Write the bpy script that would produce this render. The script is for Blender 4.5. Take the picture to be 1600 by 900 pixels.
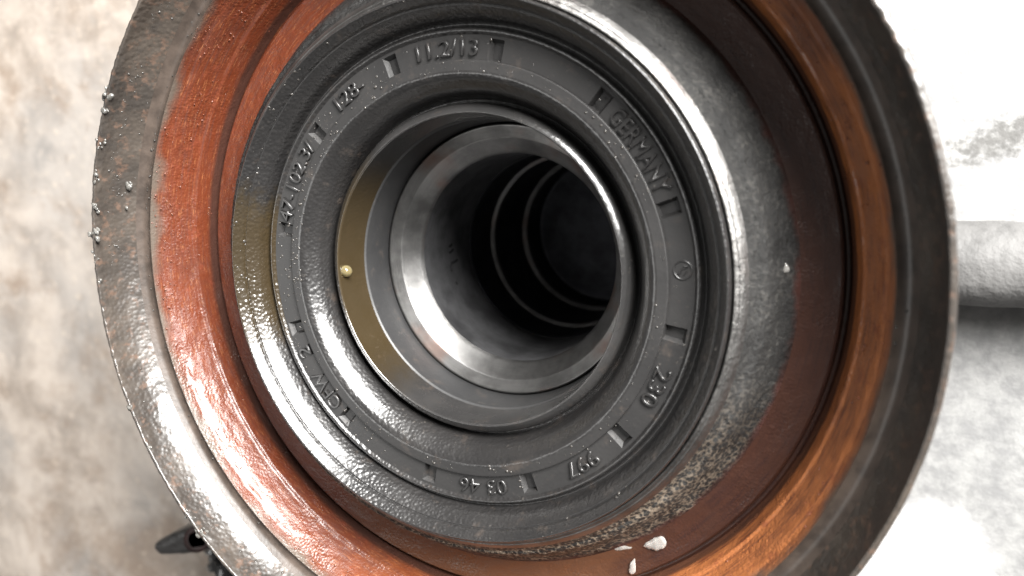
import bpy, bmesh, math, random
import numpy as np
from mathutils import Vector, Matrix, noise as mnoise

# ------------------------------------------------------------------ reset
for o in list(bpy.data.objects):
    bpy.data.objects.remove(o)
scene = bpy.context.scene
C = scene.collection
R = math.radians
MM = 0.001
H0 = 0.150            # height of the seal's outer edge above the workshop floor (m)
random.seed(7)

# ------------------------------------------------------------------ camera
cam_d = bpy.data.cameras.new("camera")
cam = bpy.data.objects.new("camera", cam_d)
C.objects.link(cam)
scene.camera = cam
ex = Vector((0.91554662, 0.07005768, -0.39606352))
ey = Vector((0.0, -0.98471364, -0.17418104))
ez = Vector((-0.40221187, 0.15947087, -0.90155125))
c0 = Vector((-17.525, -2.036, 217.249))
def to_hub(v): return Vector((v.dot(ex), v.dot(ey), v.dot(ez)))
cx, cy, cz = to_hub(Vector((1, 0, 0))), to_hub(Vector((0, -1, 0))), to_hub(Vector((0, 0, -1)))
cp = to_hub(-c0) * MM + Vector((0, 0, H0))
cam.matrix_world = Matrix(((cx.x, cy.x, cz.x, cp.x), (cx.y, cy.y, cz.y, cp.y), (cx.z, cy.z, cz.z, cp.z), (0, 0, 0, 1)))
cam_d.sensor_width = 36.0
cam_d.lens = 36.0 * 1256 / 1600
cam_d.clip_start = 0.005
cam_d.clip_end = 50
cam_d.dof.use_dof = True
cam_d.dof.focus_distance = 0.235
cam_d.dof.aperture_fstop = 9.5

# ------------------------------------------------------------------ light
world = bpy.data.worlds.new("World")
scene.world = world
world.use_nodes = True
bg = world.node_tree.nodes["Background"]
bg.inputs[0].default_value = (1.0, 0.985, 0.965, 1)
bg.inputs[1].default_value = 0.22

def aim(o, loc, target):
    o.location = loc
    o.rotation_euler = (Vector(target) - Vector(loc)).to_track_quat('-Z', 'Y').to_euler()
def polar(az, el, d, z=H0):
    return (d * math.cos(R(el)) * math.cos(R(az)), d * math.cos(R(el)) * math.sin(R(az)), z + d * math.sin(R(el)))
def area(name, az, el, d, sx, sy, power, col):
    l = bpy.data.lights.new(name, 'AREA')
    l.shape = 'RECTANGLE'; l.size = sx; l.size_y = sy; l.energy = power; l.color = col
    o = bpy.data.objects.new(name, l); C.objects.link(o)
    aim(o, polar(az, el, d), (0, 0, H0))
    return o
def spot(name, tgt, az, el, d, rad, power, col, blend=0.15):
    l = bpy.data.lights.new(name, 'SPOT')
    l.energy = power; l.color = col; l.shadow_soft_size = 0.006
    l.spot_size = 2 * math.atan(rad / d); l.spot_blend = blend
    o = bpy.data.objects.new(name, l); C.objects.link(o)
    p = polar(az, el, d, tgt[2])
    aim(o, (p[0] + tgt[0], p[1] + tgt[1], p[2]), tgt)
    return o
area("workshop_door_light", 46, 28, 1.4, 1.05, 0.60, 165, (1.0, 0.985, 0.96))
area("workshop_window_light", -160, 50, 1.6, 0.6, 0.6, 6.0, (1.0, 0.99, 0.97))
spot("sun_shaft", (0.215, 0.222, 0), 80, 28, 1.6, 0.110, 260, (1.0, 0.98, 0.95), 0.22)
spot("sun_shaft_small", (0.128, -0.137, 0), 62, 52, 1.6, 0.027, 700, (1.0, 0.98, 0.95), 0.08)

scene.view_settings.view_transform = 'Standard'
scene.view_settings.look = 'None'
scene.view_settings.gamma = 1
scene.view_settings.exposure = 0.0
scene.view_settings.use_curve_mapping = False
scene.render.engine = 'CYCLES'

# ------------------------------------------------------------------ materials
class N:
    """small node-graph helper"""
    def __init__(s, name):
        s.m = bpy.data.materials.new(name); s.m.use_nodes = True
        s.t = s.m.node_tree; s.p = s.t.nodes["Principled BSDF"]
        s.tc = s.t.nodes.new('ShaderNodeTexCoord')
        s.at = s.t.nodes.new('ShaderNodeAttribute'); s.at.attribute_name = 'cyl'
        s.nb = None
    def put(s, sock, v):
        if hasattr(v, 'links'): s.t.links.new(v, sock)
        else:
            if isinstance(v, tuple) and len(v) == 3 and len(sock.default_value) == 4: v = v + (1,)
            sock.default_value = v
    def math(s, op, a, b=0.0, c=None, clamp=False):
        n = s.t.nodes.new('ShaderNodeMath'); n.operation = op; n.use_clamp = clamp
        s.put(n.inputs[0], a); s.put(n.inputs[1], b)
        if c is not None: s.put(n.inputs[2], c)
        return n.outputs[0]
    def vec(s, src, scale):
        n = s.t.nodes.new('ShaderNodeVectorMath'); n.operation = 'MULTIPLY'
        s.put(n.inputs[0], src); n.inputs[1].default_value = scale if isinstance(scale, tuple) else (scale,) * 3
        return n.outputs[0]
    @property
    def obj(s): return s.tc.outputs['Object']
    @property
    def cyl(s): return s.at.outputs['Vector']
    def noise(s, vec, scale=1.0, detail=4, rough=0.55, dist=0.0):
        n = s.t.nodes.new('ShaderNodeTexNoise'); s.put(n.inputs['Vector'], vec)
        n.inputs['Scale'].default_value = scale; n.inputs['Detail'].default_value = detail
        n.inputs['Roughness'].default_value = rough; n.inputs['Distortion'].default_value = dist
        return n.outputs['Fac']
    def vor(s, vec, scale, feature='F1'):
        n = s.t.nodes.new('ShaderNodeTexVoronoi'); s.put(n.inputs['Vector'], vec)
        n.feature = feature; n.inputs['Scale'].default_value = scale
        if feature == 'SMOOTH_F1': n.inputs['Smoothness'].default_value = 0.6
        return n.outputs['Distance']
    def ramp(s, f, a, b, lo=0.0, hi=1.0, smooth=True):
        n = s.t.nodes.new('ShaderNodeMapRange'); n.interpolation_type = 'SMOOTHSTEP' if smooth else 'LINEAR'
        s.put(n.inputs[0], f); s.put(n.inputs[1], a); s.put(n.inputs[2], b); s.put(n.inputs[3], lo); s.put(n.inputs[4], hi)
        return n.outputs[0]
    def mix(s, f, a, b):
        n = s.t.nodes.new('ShaderNodeMix'); n.data_type = 'RGBA'
        s.put(n.inputs[0], f); s.put(n.inputs[6], a); s.put(n.inputs[7], b)
        return n.outputs[2]
    def sep(s, v):
        n = s.t.nodes.new('ShaderNodeSeparateXYZ'); s.put(n.inputs[0], v); return n.outputs
    def bump(s, h, strength, dist):
        n = s.t.nodes.new('ShaderNodeBump'); s.put(n.inputs['Height'], h)
        s.put(n.inputs['Strength'], strength); n.inputs['Distance'].default_value = dist
        if s.nb: s.t.links.new(s.nb, n.inputs['Normal'])
        s.nb = n.outputs[0]
    def out(s, color, rough, metal=0.0, spec=0.5, coat=0.0, coat_rough=0.1, **kw):
        P = s.p.inputs
        s.put(P['Base Color'], color); s.put(P['Roughness'], rough); s.put(P['Metallic'], metal)
        s.put(P['Specular IOR Level'], spec); s.put(P['Coat Weight'], coat); s.put(P['Coat Roughness'], coat_rough)
        for k, v in kw.items(): s.put(P[k.replace('_', ' ')], v)
        if s.nb: s.t.links.new(s.nb, P['Normal'])
        return s.m

def m_rubber(name, oil=None, peel=0.5, base=(0.011, 0.0105, 0.0105), rough=0.42, wetness=0.15):
    n = N(name)
    g = n.noise(n.obj, 55, 5, 0.6)
    col = n.mix(n.ramp(g, 0.35, 0.7), base, (base[0] * 1.4, base[1] * 1.38, base[2] * 1.35))
    s = n.sep(n.cyl)
    dirt = n.ramp(n.noise(n.obj, 160, 6, 0.7), 0.56, 0.74)
    col = n.mix(n.math('MULTIPLY', dirt, 0.45), col, (0.06, 0.046, 0.037))
    dust = n.math('MULTIPLY', n.ramp(n.noise(n.obj, 700, 4, 0.7), 0.58, 0.72), n.ramp(n.noise(n.obj, 70, 4, 0.6), 0.48, 0.66))
    col = n.mix(n.math('MULTIPLY', dust, 0.35), col, (0.13, 0.115, 0.10))
    pel = n.math('ADD', n.math('MULTIPLY', n.vor(n.obj, 950, 'SMOOTH_F1'), -0.9), n.math('MULTIPLY', n.noise(n.obj, 700, 2, 0.5), 0.45))
    wet = n.ramp(n.noise(n.obj, 38, 3, 0.5), 0.38, 0.6)
    rg = n.math('SUBTRACT', n.math('ADD', rough, n.math('MULTIPLY', g, 0.15)), n.math('MULTIPLY', wet, 0.05))
    coat = 0.0
    if oil:
        # amber oil standing on one side of the ring
        a0, w, amount = oil
        nx = math.cos(R(a0)); ny = math.sin(R(a0))
        d = n.math('ADD', n.math('MULTIPLY', s[0], nx), n.math('MULTIPLY', s[1], ny))
        d = n.math('ADD', d, n.math('MULTIPLY', n.math('SUBTRACT', n.noise(n.obj, 120, 3), 0.5), 0.05))
        d = n.math('ADD', d, n.math('MULTIPLY', n.math('SUBTRACT', n.noise(n.obj, 380, 4, 0.6), 0.5), 0.10))
        k = n.ramp(d, math.cos(R(w)), math.cos(R(w * 0.45)))
        col = n.mix(n.math('MULTIPLY', k, amount), col, (0.036, 0.022, 0.0045))
        coat = n.math('MULTIPLY', k, 0.8)
        rg = n.math('SUBTRACT', rg, n.math('MULTIPLY', k, 0.12))
    n.bump(pel, peel, 0.00030)
    n.bump(n.noise(n.obj, 2600, 2), 0.12, 0.0001)
    return n.out(col, rg, 0, 0.6, n.math('ADD', wetness, n.math('MULTIPLY', coat, 0.5), clamp=True), 0.2)

def m_rust(name, kind):
    """red-lead / rust coat under an oil film"""
    n = N(name)
    s = n.sep(n.cyl)
    stre = n.noise(n.vec(n.cyl, (9, 9, 1.6)), 1.0, 5, 0.65)
    stre2 = n.noise(n.vec(n.cyl, (26, 26, 5.0)), 1.0, 4, 0.7)
    blot = n.noise(n.obj, 42, 5, 0.6)
    red = (0.092, 0.021, 0.0085); orange = (0.30, 0.105, 0.036); dark = (0.075, 0.026, 0.018)
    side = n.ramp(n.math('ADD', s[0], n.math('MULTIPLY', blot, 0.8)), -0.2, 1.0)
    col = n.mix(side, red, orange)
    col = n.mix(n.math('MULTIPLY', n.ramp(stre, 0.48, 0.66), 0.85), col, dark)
    col = n.mix(n.math('MULTIPLY', n.ramp(n.noise(n.obj, 24, 6, 0.65), 0.50, 0.66), 0.6), col, (0.06, 0.022, 0.016))
    col = n.mix(n.math('MULTIPLY', n.ramp(stre2, 0.55, 0.72), 0.40), col, (0.55, 0.24, 0.10))
    col = n.mix(n.math('MULTIPLY', n.ramp(n.noise(n.obj, 210, 5, 0.7), 0.56, 0.68), 0.55), col, (0.14, 0.035, 0.018))
    if kind == 'wall':
        # grey-brown grime creeping over the upper edge
        e = n.math('ADD', s[2], n.math('MULTIPLY', n.math('SUBTRACT', blot, 0.5), 14.0))
        col = n.mix(n.ramp(e, 19.0, 23.5), col, (0.085, 0.068, 0.055))
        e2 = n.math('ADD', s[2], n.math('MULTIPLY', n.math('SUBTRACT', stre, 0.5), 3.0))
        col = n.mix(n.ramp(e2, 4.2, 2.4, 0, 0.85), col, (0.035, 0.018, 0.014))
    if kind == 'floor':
        col = n.mix(n.ramp(n.math('ADD', s[0], n.math('MULTIPLY', blot, 0.3)), -0.55, 0.1, 0.0, 0.95), col, (0.020, 0.0085, 0.007))  # dark stain away from the left, with the rim's shade painted in
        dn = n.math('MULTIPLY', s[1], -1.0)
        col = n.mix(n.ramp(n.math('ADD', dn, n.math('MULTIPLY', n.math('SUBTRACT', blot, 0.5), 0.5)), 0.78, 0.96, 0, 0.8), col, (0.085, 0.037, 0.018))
    n.bump(n.math('MULTIPLY', n.vor(n.obj, 1250, 'SMOOTH_F1'), -1.0), n.ramp(n.noise(n.obj, 60, 4, 0.6), 0.35, 0.7, 0.05, 0.5), 0.0004)
    n.bump(n.noise(n.obj, 1500, 3, 0.65), 0.5, 0.0002)
    n.bump(n.noise(n.vec(n.cyl, (60, 60, 4.0)), 1.0, 3), 0.2, 0.0003)
    rg = n.math('ADD', 0.18, n.math('MULTIPLY', n.noise(n.obj, 110, 5, 0.7), 0.26))
    return n.out(col, rg, 0, 0.5, 0.1 if kind == 'floor' else 0.35, 0.13)

def m_boss():
    n = N('cast_iron_rough')
    s = n.sep(n.cyl)
    blot = n.noise(n.obj, 60, 6, 0.65)
    cell = n.vor(n.obj, 950)
    fine = n.math('ADD', n.math('MULTIPLY', n.noise(n.obj, 640, 5, 0.75), 0.55), n.math('MULTIPLY', cell, 0.45))
    col = n.mix(n.ramp(blot, 0.3, 0.7), (0.010, 0.0098, 0.0096), (0.024, 0.0236, 0.0228))
    col = n.mix(n.math('MULTIPLY', n.math('MULTIPLY', n.ramp(fine, 0.50, 0.66), n.ramp(blot, 0.40, 0.65)), 0.6), col, (0.060, 0.057, 0.052))
    low = n.math('MULTIPLY', s[1], -1.0)
    col = n.mix(n.math('MULTIPLY', n.ramp(low, 0.2, 0.85), n.ramp(fine, 0.44, 0.64, 0, 0.8)), col, (0.19, 0.15, 0.112))
    e = n.math('ADD', s[2], n.math('MULTIPLY', n.math('SUBTRACT', n.noise(n.obj, 95, 6, 0.7), 0.5), 9.0))
    red = n.mix(n.ramp(blot, 0.35, 0.65), (0.022, 0.011, 0.009), (0.055, 0.020, 0.015))
    col = n.mix(n.ramp(e, 14.2, 17.4), col, red)
    n.bump(n.noise(n.obj, 420, 6, 0.75), 0.9, 0.0010)
    n.bump(n.noise(n.obj, 1300, 3), 0.5, 0.0003)
    return n.out(col, n.math('ADD', 0.42, n.math('MULTIPLY', blot, 0.25)), 0.0, 0.25, 0.0, 0.3)

def m_metal(name, col, rough, tone=0.0, streak=True, scale=(3, 3, 9)):
    n = N(name)
    st = n.noise(n.vec(n.cyl, scale), 1.0, 5, 0.7)
    bl = n.noise(n.obj, 90, 5, 0.6)
    c = n.mix(n.ramp(bl, 0.35, 0.7), col, tuple(v * 0.55 for v in col))
    c = n.mix(n.math('MULTIPLY', n.ramp(st, 0.5, 0.7), 0.5), c, tuple(v * 0.5 for v in col))
    if tone:
        c = n.mix(n.math('MULTIPLY', n.ramp(n.noise(n.obj, 60, 4), 0.5, 0.7), tone), c, (0.20, 0.11, 0.08))
    n.bump(st, 0.25, 0.0003)
    if scale[0] > 20: n.bump(n.noise(n.obj, 800, 4, 0.7), 0.5, 0.0006)
    n.bump(n.noise(n.obj, 1500, 3), 0.15, 0.0001)
    return n.out(c, n.math('ADD', rough, n.math('MULTIPLY', st, 0.18)), 1.0, 0.5)

def m_rim():
    n = N('rim_grime')
    bl = n.noise(n.obj, 45, 6, 0.65)
    fine = n.noise(n.obj, 330, 5, 0.65)
    col = n.mix(n.ramp(bl, 0.35, 0.68), (0.030, 0.0255, 0.022), (0.060, 0.049, 0.040))
    col = n.mix(n.math('MULTIPLY', n.ramp(fine, 0.52, 0.66), 0.5), col, (0.12, 0.072, 0.05))
    col = n.mix(n.math('MULTIPLY', n.ramp(n.noise(n.obj, 150, 4), 0.55, 0.7), 0.6), col, (0.03, 0.026, 0.023))
    n.bump(n.math('MULTIPLY', n.vor(n.obj, 800, 'SMOOTH_F1'), -1.0), 0.30, 0.0005)
    n.bump(n.noise(n.obj, 260, 2, 0.5), 0.14, 0.0008)
    return n.out(col, n.math('ADD', 0.16, n.math('MULTIPLY', n.noise(n.obj, 85, 5, 0.7), 0.40)), 0.0, 0.5, 0.3, 0.2)

def m_simple(name, col, rough, metal=0.0, bscale=400, bstr=0.3, bdist=0.0004, var=0.5, **kw):
    n = N(name)
    g = n.noise(n.obj, bscale * 0.3, 5, 0.6)
    c = n.mix(n.ramp(g, 0.35, 0.7), col, tuple(v * var for v in col))
    n.bump(n.noise(n.obj, bscale, 4, 0.6), bstr, bdist)
    return n.out(c, rough, metal, **kw)

def m_floor():
    n = N('concrete_floor')
    a = n.noise(n.obj, 7, 6, 0.6)
    b = n.noise(n.obj, 26, 7, 0.65, 0.4)
    f = n.noise(n.obj, 190, 5, 0.7)
    col = n.mix(n.ramp(b, 0.32, 0.66), (0.22, 0.185, 0.155), (0.40, 0.35, 0.305))
    col = n.mix(n.ramp(a, 0.42, 0.62, 0, 0.55), col, (0.25, 0.24, 0.23))
    col = n.mix(n.ramp(n.noise(n.obj, 11, 7, 0.7, 0.6), 0.50, 0.66, 0, 0.6), col, (0.17, 0.115, 0.075))
    col = n.mix(n.ramp(n.noise(n.obj, 17, 6, 0.7, 0.3), 0.56, 0.72, 0, 0.6), col, (0.15, 0.145, 0.14))
    col = n.mix(n.math('MULTIPLY', n.ramp(f, 0.55, 0.70), 0.7), col, (0.46, 0.39, 0.32))
    col = n.mix(n.math('MULTIPLY', n.ramp(n.noise(n.obj, 75, 5, 0.7), 0.58, 0.70), 0.6), col, (0.20, 0.165, 0.14))
    x, y, z = n.sep(n.obj)
    grey = n.ramp(n.math('ADD', x, n.math('MULTIPLY', n.math('SUBTRACT', b, 0.5), 0.08)), 0.02, 0.09)
    gcol = n.mix(n.ramp(n.noise(n.obj, 120, 6, 0.7), 0.35, 0.65), (0.16, 0.16, 0.16), (0.235, 0.235, 0.23))
    col = n.mix(grey, col, gcol)
    # a grubby scuff on the pale concrete to the right
    dx = n.math('MULTIPLY', n.math('SUBTRACT', x, 0.150), 32.0); dy = n.math('MULTIPLY', n.math('SUBTRACT', n.math('SUBTRACT', y, 0.040), n.math('MULTIPLY', n.math('SUBTRACT', x, 0.150), 0.35)), 110.0)
    rr = n.math('ADD', n.math('MULTIPLY', dx, dx), n.math('MULTIPLY', dy, dy))
    rr = n.math('ADD', rr, n.math('MULTIPLY', n.math('SUBTRACT', n.noise(n.obj, 260, 5, 0.7), 0.5), 3.2))
    col = n.mix(n.ramp(rr, 0.9, 0.0, 0, 0.85), col, (0.06, 0.058, 0.055))
    n.bump(f, 0.35, 0.0012)
    n.bump(n.noise(n.obj, 12, 3), 0.2, 0.004)
    return n.out(col, n.math('ADD', 0.42, n.math('MULTIPLY', b, 0.3)), 0, 0.5)

M = {}
M['rubber'] = m_rubber('black_rubber', None, 0.06, rough=0.34, wetness=0.4)
M['rubber_outer'] = m_rubber('black_rubber_oiled_outer', (182, 24, 0.5), 0.70, rough=0.30, wetness=0.6)
M['rubber_ring'] = m_rubber('black_rubber_ring', None, 0.50, rough=0.28, wetness=0.6)
M['rubber_flat'] = m_rubber('black_rubber_flat', None, 0.12, rough=0.48)
M['rubber_lip'] = m_rubber('black_rubber_lip', (186, 58, 0.6), 0.12, (0.02, 0.0195, 0.0195), rough=0.2, wetness=0.9)
M['rubber_deep'] = m_rubber('black_rubber_deep', None, 0.1, (0.012, 0.012, 0.0125), rough=0.55)
M['rust_wall'] = m_rust('rust_red_wall', 'wall')
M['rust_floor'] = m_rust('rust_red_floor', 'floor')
M['boss'] = m_boss()
M['edge'] = m_metal('machined_edge', (0.21, 0.206, 0.20), 0.36, 0.15, scale=(30, 30, 1.0))
M['race'] = m_metal('race_steel', (0.22, 0.217, 0.213), 0.33, 0.5, scale=(4, 4, 6))
M['bore'] = m_metal('bore_steel_dark', (0.30, 0.30, 0.31), 0.42, 0.0, scale=(5, 5, 1.2))
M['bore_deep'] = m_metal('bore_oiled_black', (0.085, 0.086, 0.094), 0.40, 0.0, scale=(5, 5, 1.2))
M['rim'] = m_rim()
M['bore_step'] = m_metal('bore_step_steel', (0.17, 0.165, 0.16), 0.4, 0.3, scale=(5, 5, 1.2))  # lighter than the deep bore: glimmer on the step edges put into the colour
M['ledge'] = m_simple('ledge_grime_dark', (0.062, 0.047, 0.038), 0.42, bscale=500, bstr=0.25, bdist=0.0004, var=0.45)
M['body'] = m_simple('hub_cast_body', (0.10, 0.085, 0.075), 0.5)
M['lug'] = m_simple('lug_greasy_iron', (0.030, 0.028, 0.027), 0.38, bscale=160, bstr=0.5, bdist=0.002)
M['lug_shiny'] = m_simple('black_grease_shiny', (0.022, 0.021, 0.021), 0.16, bscale=300, bstr=0.6, bdist=0.001, coat=0.6)
M['lug_hole'] = m_simple('lug_hole_rust', (0.045, 0.012, 0.010), 0.5)
M['grease'] = m_simple('grey_grease', (0.13, 0.125, 0.115), 0.14, bscale=700, bstr=0.3, bdist=0.0005, coat=0.5)
M['mark'] = m_simple('etched_mark_black', (0.006, 0.006, 0.007), 0.6)
M['bar'] = m_simple('bar_rough_grey', (0.11, 0.108, 0.106), 0.7, bscale=120, bstr=0.4, bdist=0.003, var=0.4)
M['floor'] = m_floor()
def m_drop(name, col, trans, rough=0.03, ior=1.47):
    n = N(name)
    return n.out(col, rough, 0, 0.6, 0.0, 0.1, Transmission_Weight=trans, IOR=ior)
M['drop'] = m_drop('clear_oil_droplet', (0.93, 0.90, 0.84), 1.0)
M['bead_dark'] = m_drop('oil_bead_dark', (0.05, 0.046, 0.042), 0.0, 0.06)
M['bead_red'] = m_drop('oil_bead_red', (0.13, 0.045, 0.028), 0.0, 0.06)
M['bubble'] = m_drop('amber_oil_bubble', (0.95, 0.80, 0.42), 0.9, 0.04)
M['wax'] = m_drop('milky_droplet', (0.86, 0.83, 0.78), 0.75, 0.04)

# ------------------------------------------------------------------ helpers
def thing(name, label, cat, loc=(0, 0, 0), group=None):
    o = bpy.data.objects.new(name, None); C.objects.link(o)
    o.location = loc; o.empty_display_size = 0.02
    o['label'] = label; o['category'] = cat
    if group: o['group'] = group
    return o
def tag(o, label, cat, group=None):
    o['label'] = label; o['category'] = cat
    if group: o['group'] = group
    return o
def link(name, me, mat, parent=None, smooth=True):
    me.materials.clear(); me.materials.append(mat)
    o = bpy.data.objects.new(name, me); C.objects.link(o)
    if parent: o.parent = parent
    if smooth: me.shade_smooth()
    return o

def fillet(pts, step=0.8, n=4):
    """pts: (r, z[, corner radius]) -> rounded, evenly resampled profile (mm)"""
    out = []
    for i, p in enumerate(pts):
        rad = p[2] if len(p) > 2 else 0
        P = Vector(p[:2])
        if rad <= 0 or i in (0, len(pts) - 1): out.append(P); continue
        A = Vector(pts[i - 1][:2]); B = Vector(pts[i + 1][:2])
        a = (A - P); b = (B - P)
        k = min(rad, a.length * 0.48, b.length * 0.48)
        p0 = P + a.normalized() * k; p2 = P + b.normalized() * k
        for j in range(n + 1):
            t = j / n
            out.append(p0 * (1 - t) ** 2 + P * 2 * t * (1 - t) + p2 * t * t)
    res = [out[0]]
    for p in out[1:]:
        d = (p - res[-1]).length
        if d < 1e-4: continue
        m = max(1, int(math.ceil(d / step))); q = res[-1].copy()
        for j in range(1, m + 1): res.append(q.lerp(p, j / m))
    return res

def lathe(name, pts, mat, parent, seg=360, step=0.8, disp=None, arcs=None):
    """surface of revolution; profile listed so that the outside lies to its left going inward"""
    prof = fillet(pts, step)
    s = 0.0; S = [0.0]
    for a, b in zip(prof, prof[1:]): s += (b - a).length; S.append(s)
    V = []; att = []
    for i in range(seg):
        t = 2 * math.pi * i / seg; ct, st = math.cos(t), math.sin(t)
        for k, p in enumerate(prof):
            r, z = p.x, p.y
            if disp:
                dr, dz = disp(t, S[k], r, z, s); r += dr; z += dz
            V.append((r * ct * MM, r * st * MM, z * MM)); att += [ct, st, S[k]]
    m = len(prof); F = []
    for i in range(seg):
        j = (i + 1) % seg
        for k in range(m - 1):
            F.append((i * m + k, j * m + k, j * m + k + 1, i * m + k + 1))
    me = bpy.data.meshes.new(name); me.from_pydata(V, [], F); me.update()
    at = me.attributes.new('cyl', 'FLOAT_VECTOR', 'POINT'); at.data.foreach_set('vector', att)
    return link(name, me, mat, parent)

def nz(x, y, z, f): return mnoise.noise(Vector((x * f, y * f, z * f)))

# ------------------------------------------------------------------ the setting: floor
def make_floor():
    bm = bmesh.new()
    n = 60
    def g(u): return math.copysign(abs(u) ** 1.8, u) * 6.0
    grid = [[bm.verts.new((g(-1 + 2 * i / n), g(-1 + 2 * j / n), 0)) for j in range(n + 1)] for i in range(n + 1)]
    for i in range(n):
        for j in range(n):
            bm.faces.new((grid[i][j], grid[i + 1][j], grid[i + 1][j + 1], grid[i][j + 1]))
    me = bpy.data.meshes.new('floor'); bm.to_mesh(me); bm.free()
    o = link('floor', me, M['floor']); o['kind'] = 'structure'
    return o
make_floor()

# ------------------------------------------------------------------ wheel hub
hub = thing('wheel_hub', 'rusty red wheel hub with deep dished rim standing on the concrete floor', 'wheel hub', (0, 0, H0))

def rim_disp(t, s, r, z, L):
    x, y = r * math.cos(t), r * math.sin(t)
    a = 0.22 * nz(x, y, z, 0.11) + 0.10 * nz(x, y, z, 0.45)
    dr, dz = -a * 0.7, a * 0.8
    deg = math.degrees(t)
    if z > 10 and 8 < deg < 62:                       # ragged, knurled edge on the upper right
        k = 0.5 + 0.5 * math.sin(deg * 3.3 + 1.5 * nz(deg, 0, 0, 0.3))
        dr += 0.30 * k * max(0, nz(deg, 3, 0, 0.21) + 0.55) * (1 if r > 118.8 else 0.2)
    if z > 10 and 120 < deg < 240 and r > 118.5:      # chewed edge on the left
        e = nz(x, y, 7, 0.8); dr += 0.45 * max(0, e) ; dz += 0.22 * nz(x, y, 2, 0.6)
    return dr, dz
lathe('rim', [(104, -60, 0), (119.6, -34, 3), (120.3, 6, 3), (120.3, 11.7, 0.8), (118.8, 12.2, 0.6), (118.0, 8.0, 2.0), (116.4, 3.6, 2.0), (114.2, 0.2, 0)],
      M['rim'], hub, 900, 0.7, rim_disp)
lathe('ledge', [(114.22, 0.22), (112.6, -1.6, 1.2), (111.0, -1.9, 0.8), (109.6, -1.3, 0)], M['ledge'], hub, 720, 0.5)
def wall_disp(t, s, r, z, L):
    x, y = r * math.cos(t), r * math.sin(t)
    a = 0.10 * nz(x, y, z, 0.2) + 0.10 * nz(x * 0.3, y * 0.3, z, 0.9)
    f = min(1, s / 2, (L - s) / 2) if L else 1
    return -a * f, a * f
def wall_up():
    # listed from the groove outwards and up, so s grows towards the rim
    pts = [(109.62, -1.28), (108.3, -4.6, 0.8), (107.3, -5.7, 0.8), (106.1, -8.0, 1.2), (103.75, -13.4, 0.35), (102.9, -14.0, 0.35), (101.2, -20.2, 0.6), (100.6, -21.8, 0)]
    return pts
def lathe_rev(name, pts, mat, **k):
    """same as lathe, but the stored profile length counts from the far end"""
    o = lathe(name, pts, mat, hub, **k)
    d = o.data.attributes['cyl'].data; n = len(d)
    a = np.zeros(n * 3, np.float32); d.foreach_get('vector', a); a = a.reshape(-1, 3)
    a[:, 2] = a[:, 2].max() - a[:, 2]; d.foreach_set('vector', a.ravel())
    return o
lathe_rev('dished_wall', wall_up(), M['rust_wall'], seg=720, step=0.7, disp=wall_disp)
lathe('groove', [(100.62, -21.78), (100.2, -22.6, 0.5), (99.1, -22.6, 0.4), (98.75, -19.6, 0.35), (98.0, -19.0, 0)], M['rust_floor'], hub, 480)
def floor_disp(t, s, r, z, L):
    x, y = r * math.cos(t), r * math.sin(t)
    f = min(1, s / 1.5, (L - s) / 1.5)
    return 0, f * (0.25 * nz(x, y, 0, 0.16) + 0.12 * nz(x, y, 5, 0.6))
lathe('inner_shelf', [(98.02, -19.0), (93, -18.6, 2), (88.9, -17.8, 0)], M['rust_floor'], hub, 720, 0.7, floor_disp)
def boss_disp(t, s, r, z, L):
    x, y = r * math.cos(t), r * math.sin(t)
    f = min(1, s / 1.5, (L - s) / 1.5)
    a = 0.16 * nz(x, y, z, 0.25) + 0.14 * nz(x, y, z, 0.8) + 0.12 * nz(x, y, z, 1.8)
    return a * f * 0.6, a * f
bo = lathe_rev('boss', [(88.92, -17.82), (85.6, -14.5, 3), (82.5, -8.2, 2), (81.2, -6.9, 0.4), (80.3, -6.7, 0.4), (78.4, -4.6, 0)], M['boss'], seg=900, step=0.5, disp=boss_disp)
def edge_disp(t, s, r, z, L):
    x, y = r * math.cos(t), r * math.sin(t)
    f = min(1, s / 0.8, (L - s) / 0.8)
    return 0, f * (0.10 * nz(x, y, z, 0.5) + 0.06 * nz(x, y, z, 1.5))
lathe('seal_seat_edge', [(78.42, -4.58), (77.5, -3.4, 0.7), (76.6, -2.7, 0.25), (76.4, -2.75, 0.15), (75.3, -2.1, 0.5), (74.95, -3.0, 0.3), (74.9, -12, 0)], M['edge'], hub, 720, 0.35, edge_disp)
# deep bore of the hub
lathe('bore_wall', [(33.4, -79.8), (33.0, -80.4, 0.2), (33.4, -82, 0.3), (33.4, -98.6, 0)], M['bore_deep'], hub, 300, 2.0)
lathe('bore_step', [(33.4, -98.58), (31.9, -99.6, 0.5), (31.9, -101.2, 0)], M['bore_step'], hub, 300, 0.5)
lathe('bore_wall', [(31.9, -101.18), (32.4, -102.2, 0.3), (32.4, -128.5, 0)], M['bore_deep'], hub, 300, 2.0)
lathe('bore_step', [(32.4, -128.48), (30.5, -129.6, 0.5), (30.5, -131.4, 0)], M['bore_step'], hub, 300, 0.5)
lathe('bore_end', [(30.5, -131.38), (31.3, -132.5, 0.2), (31.3, -146, 1), (0.05, -147, 0)], M['bore_deep'], hub, 300, 2.0)
lathe('body', [(104.02, -60), (96, -76, 8), (92, -120, 10), (104, -140, 3), (104, -149.6, 2), (60, -149.7, 0)], M['body'], hub, 240, 4.0)

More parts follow.
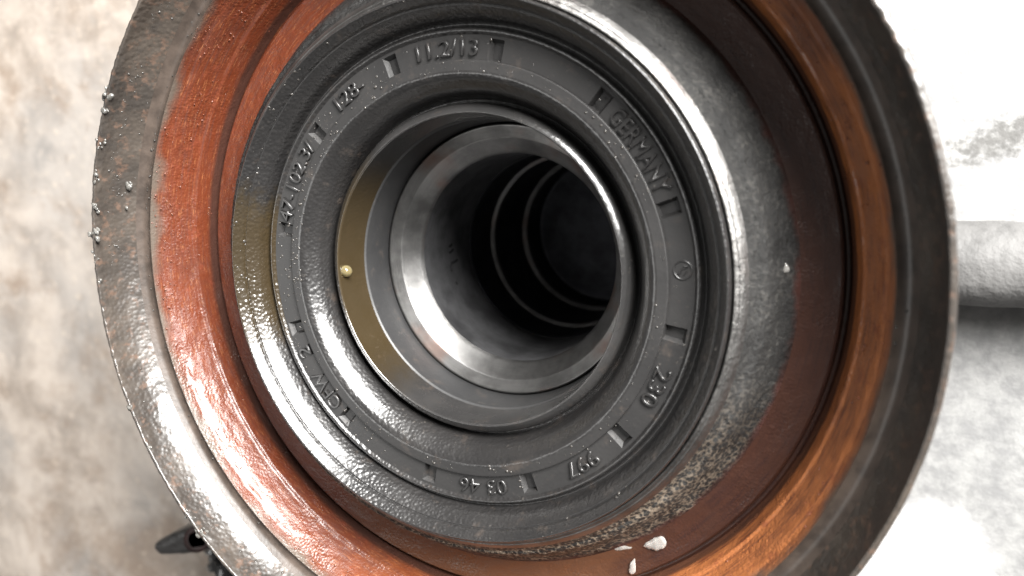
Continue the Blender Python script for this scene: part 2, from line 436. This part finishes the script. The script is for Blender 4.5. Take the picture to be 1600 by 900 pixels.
def prism(name, poly, z0, z1, mat, parent, bev=1.2, sub=None):
    bm = bmesh.new()
    vs = [bm.verts.new((x * MM, y * MM, z0 * MM)) for x, y in poly]
    f = bm.faces.new(vs)
    r = bmesh.ops.extrude_face_region(bm, geom=[f])
    bmesh.ops.translate(bm, vec=(0, 0, (z1 - z0) * MM), verts=[v for v in r['geom'] if isinstance(v, bmesh.types.BMVert)])
    bmesh.ops.recalc_face_normals(bm, faces=bm.faces)
    bmesh.ops.bevel(bm, geom=list(bm.edges), offset=bev * MM, segments=3, affect='EDGES', profile=0.6)
    me = bpy.data.meshes.new(name); bm.to_mesh(me); bm.free()
    return link(name, me, mat, parent)
lug = prism('mounting_lug', [(-70, -38), (-118, -92), (-141, -117), (-153, -124.5), (-166, -131), (-175, -136.5), (-178.5, -140), (-174, -143.5), (-160, -140), (-141, -134), (-110, -118), (-60, -80)], -74, -50, M['lug'], hub, 3.0)
def disc(name, cx_, cy_, z, ra, rb, rot, mat, parent, n=28):
    bm = bmesh.new(); ring = []; ring2 = []
    for i in range(n):
        t = 2 * math.pi * i / n
        for rr, dz, lst in ((1, 0.35, ring), (0.72, -0.1, ring2)):
            x, y = ra * rr * math.cos(t), rb * rr * math.sin(t)
            lst.append(bm.verts.new(((cx_ + x * math.cos(rot) - y * math.sin(rot)) * MM, (cy_ + x * math.sin(rot) + y * math.cos(rot)) * MM, (z + dz) * MM)))
    low = [bm.verts.new((v.co.x, v.co.y, v.co.z - 0.6 * MM)) for v in ring]
    for i in range(n):
        j = (i + 1) % n
        bm.faces.new((ring[i], ring[j], ring2[j], ring2[i])); bm.faces.new((low[i], low[j], ring[j], ring[i]))
    bm.faces.new(ring2)
    me = bpy.data.meshes.new(name); bm.to_mesh(me); bm.free()
    return link(name, me, mat, parent)
disc('bolt_hole', -150, -130, -49.9, 8.5, 5.6, R(35), M['lug_hole'], lug)

# ------------------------------------------------------------------ bearing ring deep in the hub
race = thing('bearing_ring', 'bright steel bearing inner ring seated deep behind the rubber seal', 'bearing ring', (0, 0, H0))
lathe('ring_face', [(42.75, -58), (42.75, -38.6, 0.4), (42.2, -38.0, 0.5), (38.5, -39.6, 0.35), (38.1, -40.1, 0)], M['race'], race, 480, 0.5)
lathe('chamfer', [(38.12, -40.08), (34.1, -45.3, 0.5), (33.6, -46.2, 0)], M['race'], race, 480, 0.5)
lathe('ring_bore', [(33.6, -46.18), (33.55, -60, 0.3), (33.5, -79.8, 0)], M['bore'], race, 480, 0.8)
def bore_mark(strokes, name='etched_mark'):
    """dark punched strokes on the bore wall; (angle deg, z mm) polylines"""
    bm = bmesh.new()
    for pl, w in strokes:
        P = [Vector(((33.35) * math.cos(R(a)), 33.35 * math.sin(R(a)), z)) for a, z in pl]
        prev = None
        for i, p in enumerate(P):
            d = (P[min(i + 1, len(P) - 1)] - P[max(i - 1, 0)]).normalized()
            nr = Vector((-p.x, -p.y, 0)).normalized(); sd = d.cross(nr).normalized() * w * (0.7 + 0.5 * random.random())
            row = [bm.verts.new((p + sd - nr * .12) * MM), bm.verts.new((p + nr * 0.08) * MM), bm.verts.new((p - sd - nr * .12) * MM)]
            if prev:
                for q in (0, 1): bm.faces.new((prev[q], prev[q + 1], row[q + 1], row[q]))
            prev = row
    bmesh.ops.recalc_face_normals(bm, faces=bm.faces)
    me = bpy.data.meshes.new(name); bm.to_mesh(me); bm.free()
    return link(name, me, M['mark'], race)
bore_mark([([(179, -63.4), (179.5, -64.6), (178.5, -66)], .6)])
bore_mark([([(183.5, -63.4), (183, -65), (182, -67)], .5)])
bore_mark([([(189, -69.5), (190, -64.6), (192, -63.2), (195, -63.4)], .6)])
bore_mark([([(201.5, -64), (203.8, -64.5)], .65)])

# ------------------------------------------------------------------ oil seal
seal = thing('oil_seal', 'black rubber oil seal with moulded numbers pressed into the hub', 'oil seal', (0, 0, H0))
ZB = -8.5              # text band height
def ob_disp(t, s, r, z, L):
    x, y = r * math.cos(t), r * math.sin(t)
    return 0, 0.05 * nz(x, y, z, 0.35)
lathe('outer_band', [(74.75, -5.0), (74.75, -0.4, 0.5), (74.2, 0.5, 0.5), (72.2, -2.0, 0.7), (71.85, -2.9, 0.25), (71.55, -2.7, 0.25), (70.3, -4.1, 0.8), (68.9, -6.1, 1.0), (68.1, -8.4, 0.6), (67.7, -9.6, 0.4), (67.0, -9.3, 0.4), (66.4, -7.7, 0.4), (65.7, -7.7, 0.4), (65.1, -8.35, 0.3), (64.9, -8.5, 0)],
      M['rubber_outer'], seal, 720, 0.4, ob_disp)
NOTCH = [170.2 - 30.1 * i for i in range(12)]
HALF = 1.95
def text_band():
    """flat ring with twelve recessed pockets"""
    r0, r1, zf = 58.4, 64.9, ZB - 1.6
    rin, rout = 58.45, 64.2
    bm = bmesh.new()
    def v(r, a, z): return bm.verts.new((r * math.cos(R(a)) * MM, r * math.sin(R(a)) * MM, z * MM))
    def strip(a0, a1, ra, rb, za, zb, n):
        A = [(v(ra, a0 + (a1 - a0) * i / n, za), v(rb, a0 + (a1 - a0) * i / n, zb)) for i in range(n + 1)]
        for p, q in zip(A, A[1:]): bm.faces.new((p[0], p[1], q[1], q[0]))
    for k in range(12):
        a = NOTCH[k]; b = NOTCH[(k + 1) % 12]
        while b > a: b -= 360
        strip(a - HALF, b + HALF, r0, r1, ZB, ZB, 18)          # plain stretch
        w = HALF
        strip(a + w, a - w, rout, r1, ZB, ZB, 3)               # narrow rim outside the pocket
        strip(a + w, a - w, r0, rin, ZB, ZB, 3)
        wi = w - 0.8
        strip(a + wi, a - wi, rin + .4, rout - 0.9, zf, zf, 3)  # pocket floor
        strip(a + w, a - w, rin, rin + .4, ZB, zf, 3)
        strip(a + w, a - w, rout - 0.9, rout, zf, ZB, 3)
        for sg in (1, -1):
            q = [v(rin, a + sg * w, ZB), v(rout, a + sg * w, ZB), v(rout - 0.9, a + sg * wi, zf), v(rin + .4, a + sg * wi, zf)]
            bm.faces.new(q)
    bmesh.ops.remove_doubles(bm, verts=bm.verts, dist=1e-6)
    bmesh.ops.recalc_face_normals(bm, faces=bm.faces)
    if sum(f.normal.z * f.calc_area() for f in bm.faces) < 0: bmesh.ops.reverse_faces(bm, faces=bm.faces)
    me = bpy.data.meshes.new('text_band'); bm.to_mesh(me); bm.free()
    return link('text_band', me, M['rubber_flat'], seal, smooth=False)
text_band()
lathe('inner_face', [(58.4, -10.6), (58.4, -7.6, 0.2), (55.6, -7.5, 0)], M['rubber_flat'], seal, 480, 0.5)
lathe('inner_ring', [(55.62, -7.5), (54.9, -7.5, 0.5), (53.6, -8.2, 0.9), (50.7, -11.6, 1.6), (49.5, -14.8, 1.2), (48.9, -18.2, 0)], M['rubber_ring'], seal, 720, 0.35, ob_disp)
def lip_disp(t, s, r, z, L):
    x, y = r * math.cos(t), r * math.sin(t)
    return 0, 0.05 * nz(x, y, z, 0.8)
lathe('sealing_lip', [(48.92, -18.18), (48.3, -18.6, 0.3), (47.4, -14.6, 0.8), (46.2, -13.45, 0.6), (45.0, -12.75, 0.25), (44.65, -13.2, 0.3), (44.35, -17.5, 2), (43.9, -25.75, 0)], M['rubber_lip'], seal, 720, 0.35, lip_disp)
lathe('casing_wall', [(43.92, -25.72), (43.4, -26.2, 0.2), (43.3, -30, 0.5), (43.05, -41.5, 0.2), (42.8, -42, 0)], M['rubber_deep'], seal, 480, 0.8)

def arc_text(s, a_start, a_end, name='lettering', h=4.5, ext=0.75, parent=seal, rbase=59.5):
    """raised moulded characters running clockwise, tops outward"""
    cu = bpy.data.curves.new(name, 'FONT'); cu.body = s; cu.size = 1.0; cu.resolution_u = 3
    cu.offset = -0.012
    cu.extrude = 0.01; cu.bevel_depth = 0.02; cu.bevel_resolution = 1
    to = bpy.data.objects.new('tmp', cu); C.objects.link(to)
    dg = bpy.context.evaluated_depsgraph_get(); dg.update()
    me = bpy.data.meshes.new_from_object(to.evaluated_get(dg))
    bpy.data.objects.remove(to); bpy.data.curves.remove(cu)
    n = len(me.vertices); co = np.zeros(n * 3, np.float32); me.vertices.foreach_get('co', co); co = co.reshape(-1, 3)
    x0, x1 = co[:, 0].min(), co[:, 0].max(); zmin, zmax = co[:, 2].min(), co[:, 2].max()
    u = (co[:, 0] - x0) / (x1 - x0)
    ang = np.radians(a_start + (a_end - a_start) * u)
    r = rbase + co[:, 1] * h / 0.72
    z = ZB - 0.12 + (co[:, 2] - zmin) / (zmax - zmin) * (ext + 0.12)
    out = np.stack([r * np.cos(ang), r * np.sin(ang), z], 1) * MM
    me.vertices.foreach_set('co', out.astype(np.float32).ravel()); me.update()
    me.name = name
    return link(name, me, M['rubber'], parent, smooth=False)
arc_text('47-102.3/', 167.6, 143.6)
arc_text('128-', 130.0, 119.8)
arc_text('11.2/13', 102.0, 84.6)
arc_text('GERMANY', 45.6, 23.6)
arc_text('230', -19.2, -29.6)
arc_text('997', -48.8, -58.6)
arc_text('03 46', -77.0, -91.0)
arc_text('CFW', -134.6, -146.6)
arc_text('2', -151.8, -155.2)
def emblem():
    """small moulded circle with a bent arrow inside"""
    bm = bmesh.new(); a0 = R(5.0); rc = 62.0
    cxx, cyy = rc * math.cos(a0), rc * math.sin(a0)
    def tube(pl, w, closed=False):
        prev = None; first = None; n = len(pl)
        for i in range(n + (1 if closed else 0)):
            if closed and i == n: row = first
            else:
                p = Vector(pl[i]); a = Vector(pl[(i - 1) % n] if closed or i > 0 else pl[i]); b = Vector(pl[(i + 1) % n] if closed or i < n - 1 else pl[i])
                d = (b - a).normalized(); sd = Vector((-d.y, d.x)) * w
                row = [bm.verts.new(((cxx + p.x + k * sd.x) * MM, (cyy + p.y + k * sd.y) * MM, (ZB + z) * MM)) for k, z in ((1, -.05), (.6, .22), (-.6, .22), (-1, -.05))]
                if first is None: first = row
            if prev:
                for q in range(3): bm.faces.new((prev[q], prev[q + 1], row[q + 1], row[q]))
            prev = row
    tube([(2.3 * math.cos(2 * math.pi * i / 32), 2.3 * math.sin(2 * math.pi * i / 32)) for i in range(32)], .26, True)
    tube([(-1.0, -1.1), (-.2, 0.2), (1.1, .9)], .3); tube([(1.1, .9), (0.2, 1.1)], .25); tube([(0.3, -1.2), (0.9, -0.2)], .25)
    bmesh.ops.recalc_face_normals(bm, faces=bm.faces)
    me = bpy.data.meshes.new('emblem'); bm.to_mesh(me); bm.free()
    return link('emblem', me, M['rubber'], seal)
emblem()

# ------------------------------------------------------------------ small things: droplets, grease, drops
def dome(bm, P, nrm, rx, ry, h, rot=0.0, seg=8, rings=3):
    z = nrm.normalized(); x = z.orthogonal().normalized(); x = (Matrix.Rotation(rot, 3, z) @ x); y = z.cross(x)
    prev = None
    for k in range(rings):
        a = (math.pi / 2) * k / rings
        row = [bm.verts.new(P + (x * math.cos(2 * math.pi * i / seg) * rx + y * math.sin(2 * math.pi * i / seg) * ry) * math.cos(a) + z * (math.sin(a) * h - 0.04 * MM)) for i in range(seg)]
        if prev:
            for i in range(seg): bm.faces.new((prev[i], prev[(i + 1) % seg], row[(i + 1) % seg], row[i]))
        else: bm.faces.new(row[::-1])
        prev = row
    top = bm.verts.new(P + z * (h - 0.04 * MM))
    for i in range(seg): bm.faces.new((prev[i], prev[(i + 1) % seg], top))

def droplets(name, parent, prof_list, count, weight, size, mat):
    """tiny oil beads on the turned surfaces; prof_list: (r0,z0,r1,z1) bands"""
    bm = bmesh.new(); k = 0; guard = 0
    while k < count and guard < count * 60:
        guard += 1
        r0, z0, r1, z1 = random.choice(prof_list)
        u = random.random(); t = random.uniform(-math.pi, math.pi)
        if random.random() > weight(math.degrees(t)): continue
        r = r0 + (r1 - r0) * u; z = z0 + (z1 - z0) * u
        if nz(r * math.cos(t), r * math.sin(t), z, 0.09) < random.uniform(-0.5, 0.35): continue
        d = Vector((r1 - r0, z1 - z0)).normalized(); n2 = Vector((-d.y, d.x))
        if n2.y < 0: n2 = -n2
        nr = Vector((n2.x * math.cos(t), n2.x * math.sin(t), n2.y))
        P = Vector((r * math.cos(t), r * math.sin(t), z)) * MM
        q = size * MM * (0.45 + 1.3 * random.random() ** 4)
        dome(bm, P, nr, q * random.uniform(.8, 1.3), q, q * random.uniform(.45, .8), random.uniform(0, 6))
        k += 1
    me = bpy.data.meshes.new(name); bm.to_mesh(me); bm.free()
    o = link(name, me, mat, parent); o['kind'] = 'stuff'
    return o
def w_left(d):  # more beads on the left, some everywhere
    return 0.22 + 0.78 * max(0, math.cos(R(d - 185))) ** 1.0
droplets('oil_beads', seal, [(71.8, -2.8, 74.0, 0.2), (68.8, -7.8, 71.4, -3.0), (68.8, -7.8, 71.4, -3.0), (58.5, ZB, 64.5, ZB), (51.8, -11.7, 54.0, -8.5), (55, -7.5, 58.2, -7.5), (45.8, -13.8, 48, -18)], 2100, w_left, 0.28, M['bead_dark'])
droplets('oil_beads', hub, [(101.4, -19.6, 103, -14.2), (103.7, -13.4, 105.3, -8.8), (105.5, -8.5, 107.2, -4.6), (107.5, -4.2, 109.5, -1.4)], 1300, w_left, 0.20, M['bead_red'])
droplets('oil_beads', hub, [(114.4, 0.4, 116.4, 3.6), (116.4, 3.6, 118, 8), (116.4, 3.6, 118, 8), (110, -1.5, 113, -1.6)], 900, w_left, 0.24, M['bead_dark'])

def clump(name, parent, pos, n, spread, size, mat, squash=1.0, seed=0):
    """lumpy smear of grease: merged noisy balls"""
    rnd = random.Random(seed); bm = bmesh.new()
    for i in range(n):
        s = size * rnd.uniform(.45, 1.0)
        p = Vector(pos) + Vector((rnd.gauss(0, spread), rnd.gauss(0, spread), rnd.gauss(0, spread * .5)))
        mtx = Matrix.Translation(p * MM) @ Matrix.Rotation(rnd.uniform(0, 3), 4, 'Z') @ Matrix.Diagonal((s * rnd.uniform(.8, 1.6) * MM, s * MM, s * rnd.uniform(.6, 1) * squash * MM, 1))
        g = bmesh.ops.create_icosphere(bm, subdivisions=2, radius=1.0, matrix=mtx)
        for v in g['verts']:
            v.co += (v.co - p * MM) * 0.7 * nz(v.co.x, v.co.y, v.co.z, 900)
    me = bpy.data.meshes.new(name); bm.to_mesh(me); bm.free()
    return link(name, me, mat, parent)
def rp(r, a, z): return (r * math.cos(R(a)), r * math.sin(R(a)), z)
k = 0
for r, a, z, n, sp, sz in ((120.6, 154.6, 12, 6, 1.1, 1.2), (120.2, 157.2, 12, 3, .5, .9), (119.6, 176.0, 12, 6, 1.2, 1.2), (119.8, 171.8, 12, 4, .9, .9), (119.8, 167.3, 12, 4, 1.0, .8),
                           (115.6, 168.2, 3.2, 3, .7, 1.2), (115.8, 172.0, 3.6, 1, .3, .9), (119.6, 183, 12, 3, .8, .9), (120.6, -156.8, 12, 5, .8, 1.0), (120.2, -134.6, 12, 5, 1.2, 1.1), (120.0, -137.5, 12, 4, 1.4, .7),
                           (119.5, -150, 12.2, 3, 1.0, .6), (119.5, 162, 12.2, 5, 1.4, .6), (119.6, 179.5, 12.2, 4, 1.2, .6)):
    k += 1; clump('grease_clump', hub, rp(r - 0.7, a, z - 0.5), n + 2, sp * 0.8, sz * 0.9, M['grease'], 0.8, k)

bm_ = bmesh.new(); bmesh.ops.create_uvsphere(bm_, u_segments=28, v_segments=18, radius=1.9 * MM)
for v_ in bm_.verts: v_.co *= 1 + 0.06 * nz(v_.co.x, v_.co.y, v_.co.z, 500)
me_ = bpy.data.meshes.new('oil_bubble'); bm_.to_mesh(me_); bm_.free()
bub = link('oil_bubble', me_, M['bubble'])
bx, by, bz = rp(44.0, -176.8, -15.6); bub.location = (bx * MM, by * MM, bz * MM + H0)
tag(bub, 'round amber oil bubble clinging to the left side of the seal lip', 'oil bubble')

def drop(px, py, pz, L, W, rot, label):
    bm = bmesh.new(); n = 22; m = 8; prev = None
    rows = []
    for i in range(n + 1):
        u = i / n; w = (math.sin(math.pi * min(1, u ** 0.62))) ** 0.75 * W / 2 + 0.02
        row = []
        for j in range(m + 1):
            a = math.pi * j / m
            q = 1 + 0.45 * nz(u * L + px, math.cos(a) * w + py, j * .3, 0.55)
            row.append(bm.verts.new(((u - .5) * L * MM, (math.cos(a) * w * q + 0.5 * math.sin(u * 3 + px)) * MM, (math.sin(a) * w * .42 * q - 0.1) * MM)))
        rows.append(row)
    for A, B in zip(rows, rows[1:]):
        for j in range(m): bm.faces.new((A[j], A[j + 1], B[j + 1], B[j]))
    bmesh.ops.recalc_face_normals(bm, faces=bm.faces)
    me = bpy.data.meshes.new('milky_drop'); bm.to_mesh(me); bm.free()
    o = link('milky_drop', me, M['wax'])
    o.location = (px * MM, py * MM, pz * MM + H0); o.rotation_euler = (0, 0, R(rot))
    return tag(o, label, 'droplet', 'milky drops on the rusty shelf under the seal')
drop(54.8, -73.8, -18.0, 7.0, 3.8, 195, 'largest milky white drop lying on the rusty shelf below the seal')
drop(45.4, -76.6, -18.0, 6.2, 2.4, 20, 'slim white drop left of the largest drop, touching the dark cast iron')
drop(48.6, -82.0, -18.2, 5.0, 2.0, 65, 'small upright white drop lowest on the rusty shelf, near the bottom edge')
drop(85.2, 6.8, -13.6, 2.4, 1.2, 75, 'tiny pale fleck on the rough grey cast iron right of the seal')

# ------------------------------------------------------------------ bar on the floor at the right
def bar():
    prof = []; bm = bmesh.new(); n = 40; L = 60; rows = []
    for i in range(L + 1):
        x = 118 + 420 * i / L
        row = []
        for j in range(n):
            a = 2 * math.pi * j / n; r = 15.0 + 1.0 * nz(x, math.cos(a) * 15, math.sin(a) * 15, 0.12)
            row.append(bm.verts.new((x * MM, (-6 + 0.03 * (x - 118) + r * math.cos(a)) * MM, (15.2 + r * math.sin(a)) * MM)))
        rows.append(row)
    for A, B in zip(rows, rows[1:]):
        for j in range(n): bm.faces.new((A[j], B[j], B[(j + 1) % n], A[(j + 1) % n]))
    bm.faces.new(rows[0]); bm.faces.new(rows[-1][::-1])
    bmesh.ops.recalc_face_normals(bm, faces=bm.faces)
    me = bpy.data.meshes.new('round_bar'); bm.to_mesh(me); bm.free()
    return tag(link('round_bar', me, M['bar']), 'rough pale grey round bar lying on the floor right of the hub', 'bar')
bar()

# black greasy lumps of casting below the lug
for i, (x, y, z, n_, sp, sz) in enumerate(((-146, -146, -64, 8, 5.5, 8.0), (-158, -150, -66, 4, 4.0, 6.5), (-134, -140, -62, 6, 5.0, 7.0))):
    clump('greasy_lump', lug, (x, y, z), n_, sp, sz, M['lug_shiny'], 0.9, 200 + i)
